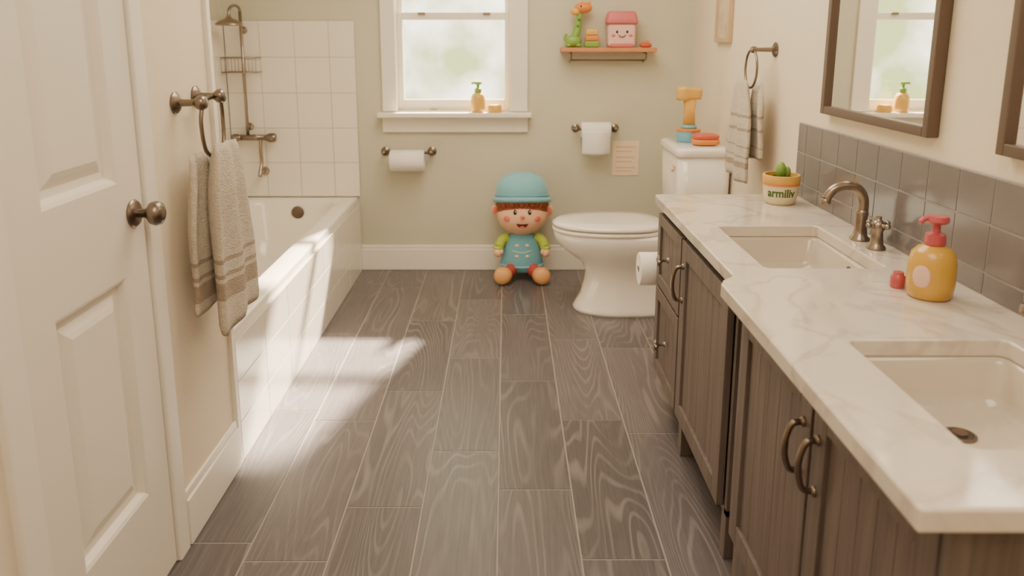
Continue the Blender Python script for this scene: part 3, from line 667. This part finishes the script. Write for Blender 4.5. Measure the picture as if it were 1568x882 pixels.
k=root('toy_boat',(0.775,yS,SZ))
ell('hull',(0.775,yS-0.01,SZ+0.013),(0.034,0.025,0.013),'red',k,p=0.7,seg=20)
ell('cabin',(0.775,yS-0.01,SZ+0.029),(0.018,0.015,0.010),'orange',k,p=0.7,seg=16)

r=root('framed_picture',(RX-0.01,3.88,1.6)); a0,a1,z0,z1=3.77,4.02,1.335,1.80; f=0.022
boxes('frame',[(RX-0.022,RX-0.001,a0,a0+f,z0,z1),(RX-0.022,RX-0.001,a1-f,a1,z0,z1),(RX-0.022,RX-0.001,a0+f,a1-f,z0,z0+f),(RX-0.022,RX-0.001,a0+f,a1-f,z1-f,z1)],'tanw',r,bevel=0.002)
box('print',RX-0.012,RX-0.001,a0+f,a1-f,z0+f,z1-f,'paint',r)

# ------------------------------------------------------------ doll
D=root('plush_doll',(0.09,4.38,0)); dx,dyy=0.09,4.37
def oval(cx,cy,rx,ry,z,n=40): return [(cx+rx*math.cos(2*math.pi*k/n),cy+ry*math.sin(2*math.pi*k/n),z) for k in range(n)]
secs=[oval(dx,dyy,0.095,0.075,0.045),oval(dx,dyy,0.118,0.09,0.055),oval(dx,dyy,0.124,0.094,0.075),oval(dx,dyy,0.118,0.090,0.12),oval(dx,dyy,0.108,0.082,0.17),oval(dx,dyy,0.096,0.072,0.22),oval(dx,dyy,0.074,0.058,0.255),oval(dx,dyy,0.045,0.04,0.275),oval(dx,dyy,0.035,0.035,0.30)]
loft('dress',secs,'dress',D)
tube('hem',[(dx+0.124*math.cos(a),dyy+0.095*math.sin(a),0.082) for a in [2*math.pi*i/32 for i in range(33)]],0.006,'hat',D,curved=False,seg=8)
tube('collar',[(dx+0.050*math.cos(a),dyy+0.044*math.sin(a),0.272) for a in [2*math.pi*i/32 for i in range(33)]],0.008,'hat',D,curved=False,seg=10)
for i,(bx,bz) in enumerate([(-0.028,0.205),(0.03,0.205),(-0.03,0.145),(0.03,0.145)]):
    ry=0.073 if bz>0.18 else 0.085
    ell('button_%d'%i,(dx+bx,dyy-ry,bz),(0.011,0.004,0.009),'potc',D,seg=14)
tube('pocket_stitch',[(dx-0.055,dyy-0.074,0.175),(dx,dyy-0.084,0.165),(dx+0.055,dyy-0.074,0.175)],0.0025,'potc',D,seg=6)
for s_ in (-1,1):
    tube('sleeve_%d'%(s_+1),[(dx+s_*0.078,dyy-0.01,0.240),(dx+s_*0.112,dyy-0.022,0.225),(dx+s_*0.132,dyy-0.042,0.19)],0.03,'sleeve',D,radii=(0.030,0.027))
    ell('cuff_%d'%(s_+1),(dx+s_*0.133,dyy-0.044,0.187),(0.029,0.028,0.016),'sleeve',D,seg=20)
    ell('hand_%d'%(s_+1),(dx+s_*0.136,dyy-0.055,0.160),(0.024,0.026,0.027),'skin',D,seg=20)
    ell('thumb_%d'%(s_+1),(dx+s_*0.116,dyy-0.069,0.168),(0.011,0.011,0.015),'skin',D,seg=12)
    tube('leg_%d'%(s_+1),[(dx+s_*0.045,dyy-0.03,0.075),(dx+s_*0.07,dyy-0.09,0.062),(dx+s_*0.095,dyy-0.125,0.056)],0.036,'legs',D)
    ell('shoe_%d'%(s_+1),(dx+s_*0.108,dyy-0.150,0.052),(0.052,0.036,0.050),'shoe',D,rot=(0,s_*0.3,0),seg=28)
    ell('shoe_sole_%d'%(s_+1),(dx+s_*0.110,dyy-0.168,0.050),(0.046,0.026,0.044),'sole',D,rot=(0,s_*0.3,0),seg=24)
hz=0.375; hy_=dyy-0.01
ell('head',(dx,hy_,hz),(0.143,0.115,0.118),'skin',D,seg=48)
for s_ in (-1,1):
    ell('ear_%d'%(s_+1),(dx+s_*0.150,hy_,hz+0.025),(0.026,0.018,0.036),'skin',D,seg=20)
    ell('ear_inner_%d'%(s_+1),(dx+s_*0.155,hy_-0.014,hz+0.025),(0.013,0.008,0.020),'cheek',D,seg=14)
def onface(x,z,rx=0.143,ry=0.115,rz=0.118):
    t=1-(x/rx)**2-((z-hz)/rz)**2
    return hy_-ry*math.sqrt(max(t,0))
for s_ in (-1,1):
    x_=s_*0.040; z_=hz+0.032
    ell('eye_%d'%(s_+1),(dx+x_,onface(x_,z_),z_),(0.0105,0.006,0.015),'black',D,seg=16)
    ell('eye_glint_%d'%(s_+1),(dx+x_+0.003,onface(x_,z_)-0.006,z_+0.005),(0.003,0.002,0.003),'white',D,seg=10)
    x_=s_*0.086; z_=hz-0.008
    ell('cheek_%d'%(s_+1),(dx+x_,onface(x_,z_)+0.002,z_),(0.020,0.006,0.017),'cheek',D,rot=(0,0,s_*0.6),seg=18)
    x_=s_*0.042; z_=hz+0.064
    tube('brow_%d'%(s_+1),[(dx+x_-0.012,onface(x_-0.012,z_)-0.001,z_),(dx+x_,onface(x_,z_+0.004)-0.001,z_+0.004),(dx+x_+0.012,onface(x_+0.012,z_)-0.001,z_)],0.0028,'hair',D,seg=8)
ell('nose',(dx,onface(0,hz+0.008)-0.004,hz+0.008),(0.013,0.011,0.010),'cheek',D,seg=16)
ms=[]
for i in range(9):
    t=-1+2*i/8; ms.append((t*0.032,hz-0.030))
V=[];F=[]
top=[(x,z-0.004*(1-(x/0.032)**2)) for x,z in ms]; bot=[(x,hz-0.030-0.028*math.sqrt(max(0,1-(x/0.033)**2))) for x,z in ms]
for x,z in top: V.append((dx+x,onface(x,z)-0.0022,z))
for x,z in bot: V.append((dx+x,onface(x,z)-0.0022,z))
for i in range(8): F.append((i,i+1,i+10,i+9))
mk('mouth',V,F,'mouth',D)
ell('tongue',(dx,onface(0,hz-0.050)-0.001,hz-0.051),(0.013,0.003,0.006),'cheek',D,seg=12)
for i in range(13):
    t=-1+2*i/12; a=t*1.25
    x_=0.145*math.sin(a); zz=hz+0.082-0.022*abs(t)**2+0.006*(i%2)
    ell('hair_lock_%d'%i,(dx+x_*0.93,hy_-0.108*math.cos(a)*0.88-0.004,zz),(0.019,0.014,0.027),'hair',D,rot=(0,0.35*t,0),seg=14)
ell('hair_cap',(dx,hy_+0.012,hz+0.03),(0.147,0.118,0.108),'hair',D,seg=40)
secs=[]
for (rx,z) in [(0.138,0.442),(0.150,0.448),(0.152,0.462),(0.146,0.484),(0.148,0.504),(0.142,0.536),(0.124,0.572),(0.095,0.597),(0.06,0.611),(0.02,0.616)]:
    secs.append([(dx+rx*math.cos(2*math.pi*k/48),hy_+0.012+rx*0.83*math.sin(2*math.pi*k/48),z+0.016*(-math.sin(2*math.pi*k/48))*(1 if z<0.5 else 0)) for k in range(48)])
loft('hat',secs,'hat',D)
def hatloop(nm,rx,z,up,r_,m): 
    tube(nm,[(dx+rx*math.cos(a),hy_+0.012+rx*0.83*math.sin(a),z+up*(-math.sin(a))) for a in [2*math.pi*i/40 for i in range(41)]],r_,m,D,curved=False,seg=12)
hatloop('hat_seam',0.151,0.484,0.018,0.006,'dress')
hatloop('hat_brim',0.152,0.457,0.024,0.016,'hat')

# ------------------------------------------------------------ world + lights
W=bpy.data.worlds.new('world'); S.world=W; W.use_nodes=True; nt=W.node_tree; N=nt.nodes.new; L=nt.links.new
bg=nt.nodes['Background']
tc=N('ShaderNodeTexCoord')
n=N('ShaderNodeTexNoise'); n.inputs['Scale'].default_value=11; n.inputs['Detail'].default_value=5; L(tc.outputs['Generated'],n.inputs['Vector'])
r=N('ShaderNodeValToRGB'); e=r.color_ramp.elements
e[0].position=0.38; e[0].color=(0.36,0.38,0.15,1); e[1].position=0.62; e[1].color=(1.0,0.92,0.72,1)
L(n.outputs['Fac'],r.inputs[0]); L(r.outputs[0],bg.inputs[0]); bg.inputs[1].default_value=5.3
sun=bpy.data.lights.new('sun','SUN'); sun.energy=62; sun.angle=math.radians(2.8); sun.color=(1.0,0.83,0.60)
so=bpy.data.objects.new('sun',sun); COL.objects.link(so)
so.rotation_euler=Vector((-0.31,-1.0,-0.90)).to_track_quat('-Z','Y').to_euler(); so.location=(2,10,8)
def area(nm,loc,rot,sx_,sy_,e,col,portal=False):
    l=bpy.data.lights.new(nm,'AREA'); l.shape='RECTANGLE'; l.size=sx_; l.size_y=sy_; l.energy=e; l.color=col
    if portal: l.cycles.is_portal=True
    o=bpy.data.objects.new(nm,l); COL.objects.link(o); o.location=loc; o.rotation_euler=rot
area('window_portal',(-0.30,BY+0.125,1.535),(math.radians(-90),0,0),0.66,1.17,1,(1,1,1),portal=True)
area('ceiling_fill',(0.05,3.0,2.42),(0,0,0),1.2,1.6,43,(1.0,0.85,0.66))  # added interior fill under the ceiling, no actual fixture
area('ceiling_fill_entry',(0.05,0.3,2.42),(0,0,0),1.2,1.6,34,(1.0,0.85,0.66))  # second added fill lamp, brightens the camera end of the room

# ------------------------------------------------------------ camera
cam=bpy.data.cameras.new('camera'); co=bpy.data.objects.new('camera',cam); COL.objects.link(co)
co.location=(0,0,1.35); co.rotation_euler=(math.radians(90-11.9),0,0)
cam.sensor_width=36; cam.lens=27.55; cam.shift_x=0.0057; cam.shift_y=-0.0816
cam.clip_start=0.02
cam.dof.use_dof=True; cam.dof.focus_distance=2.4; cam.dof.aperture_fstop=3.2
S.camera=co
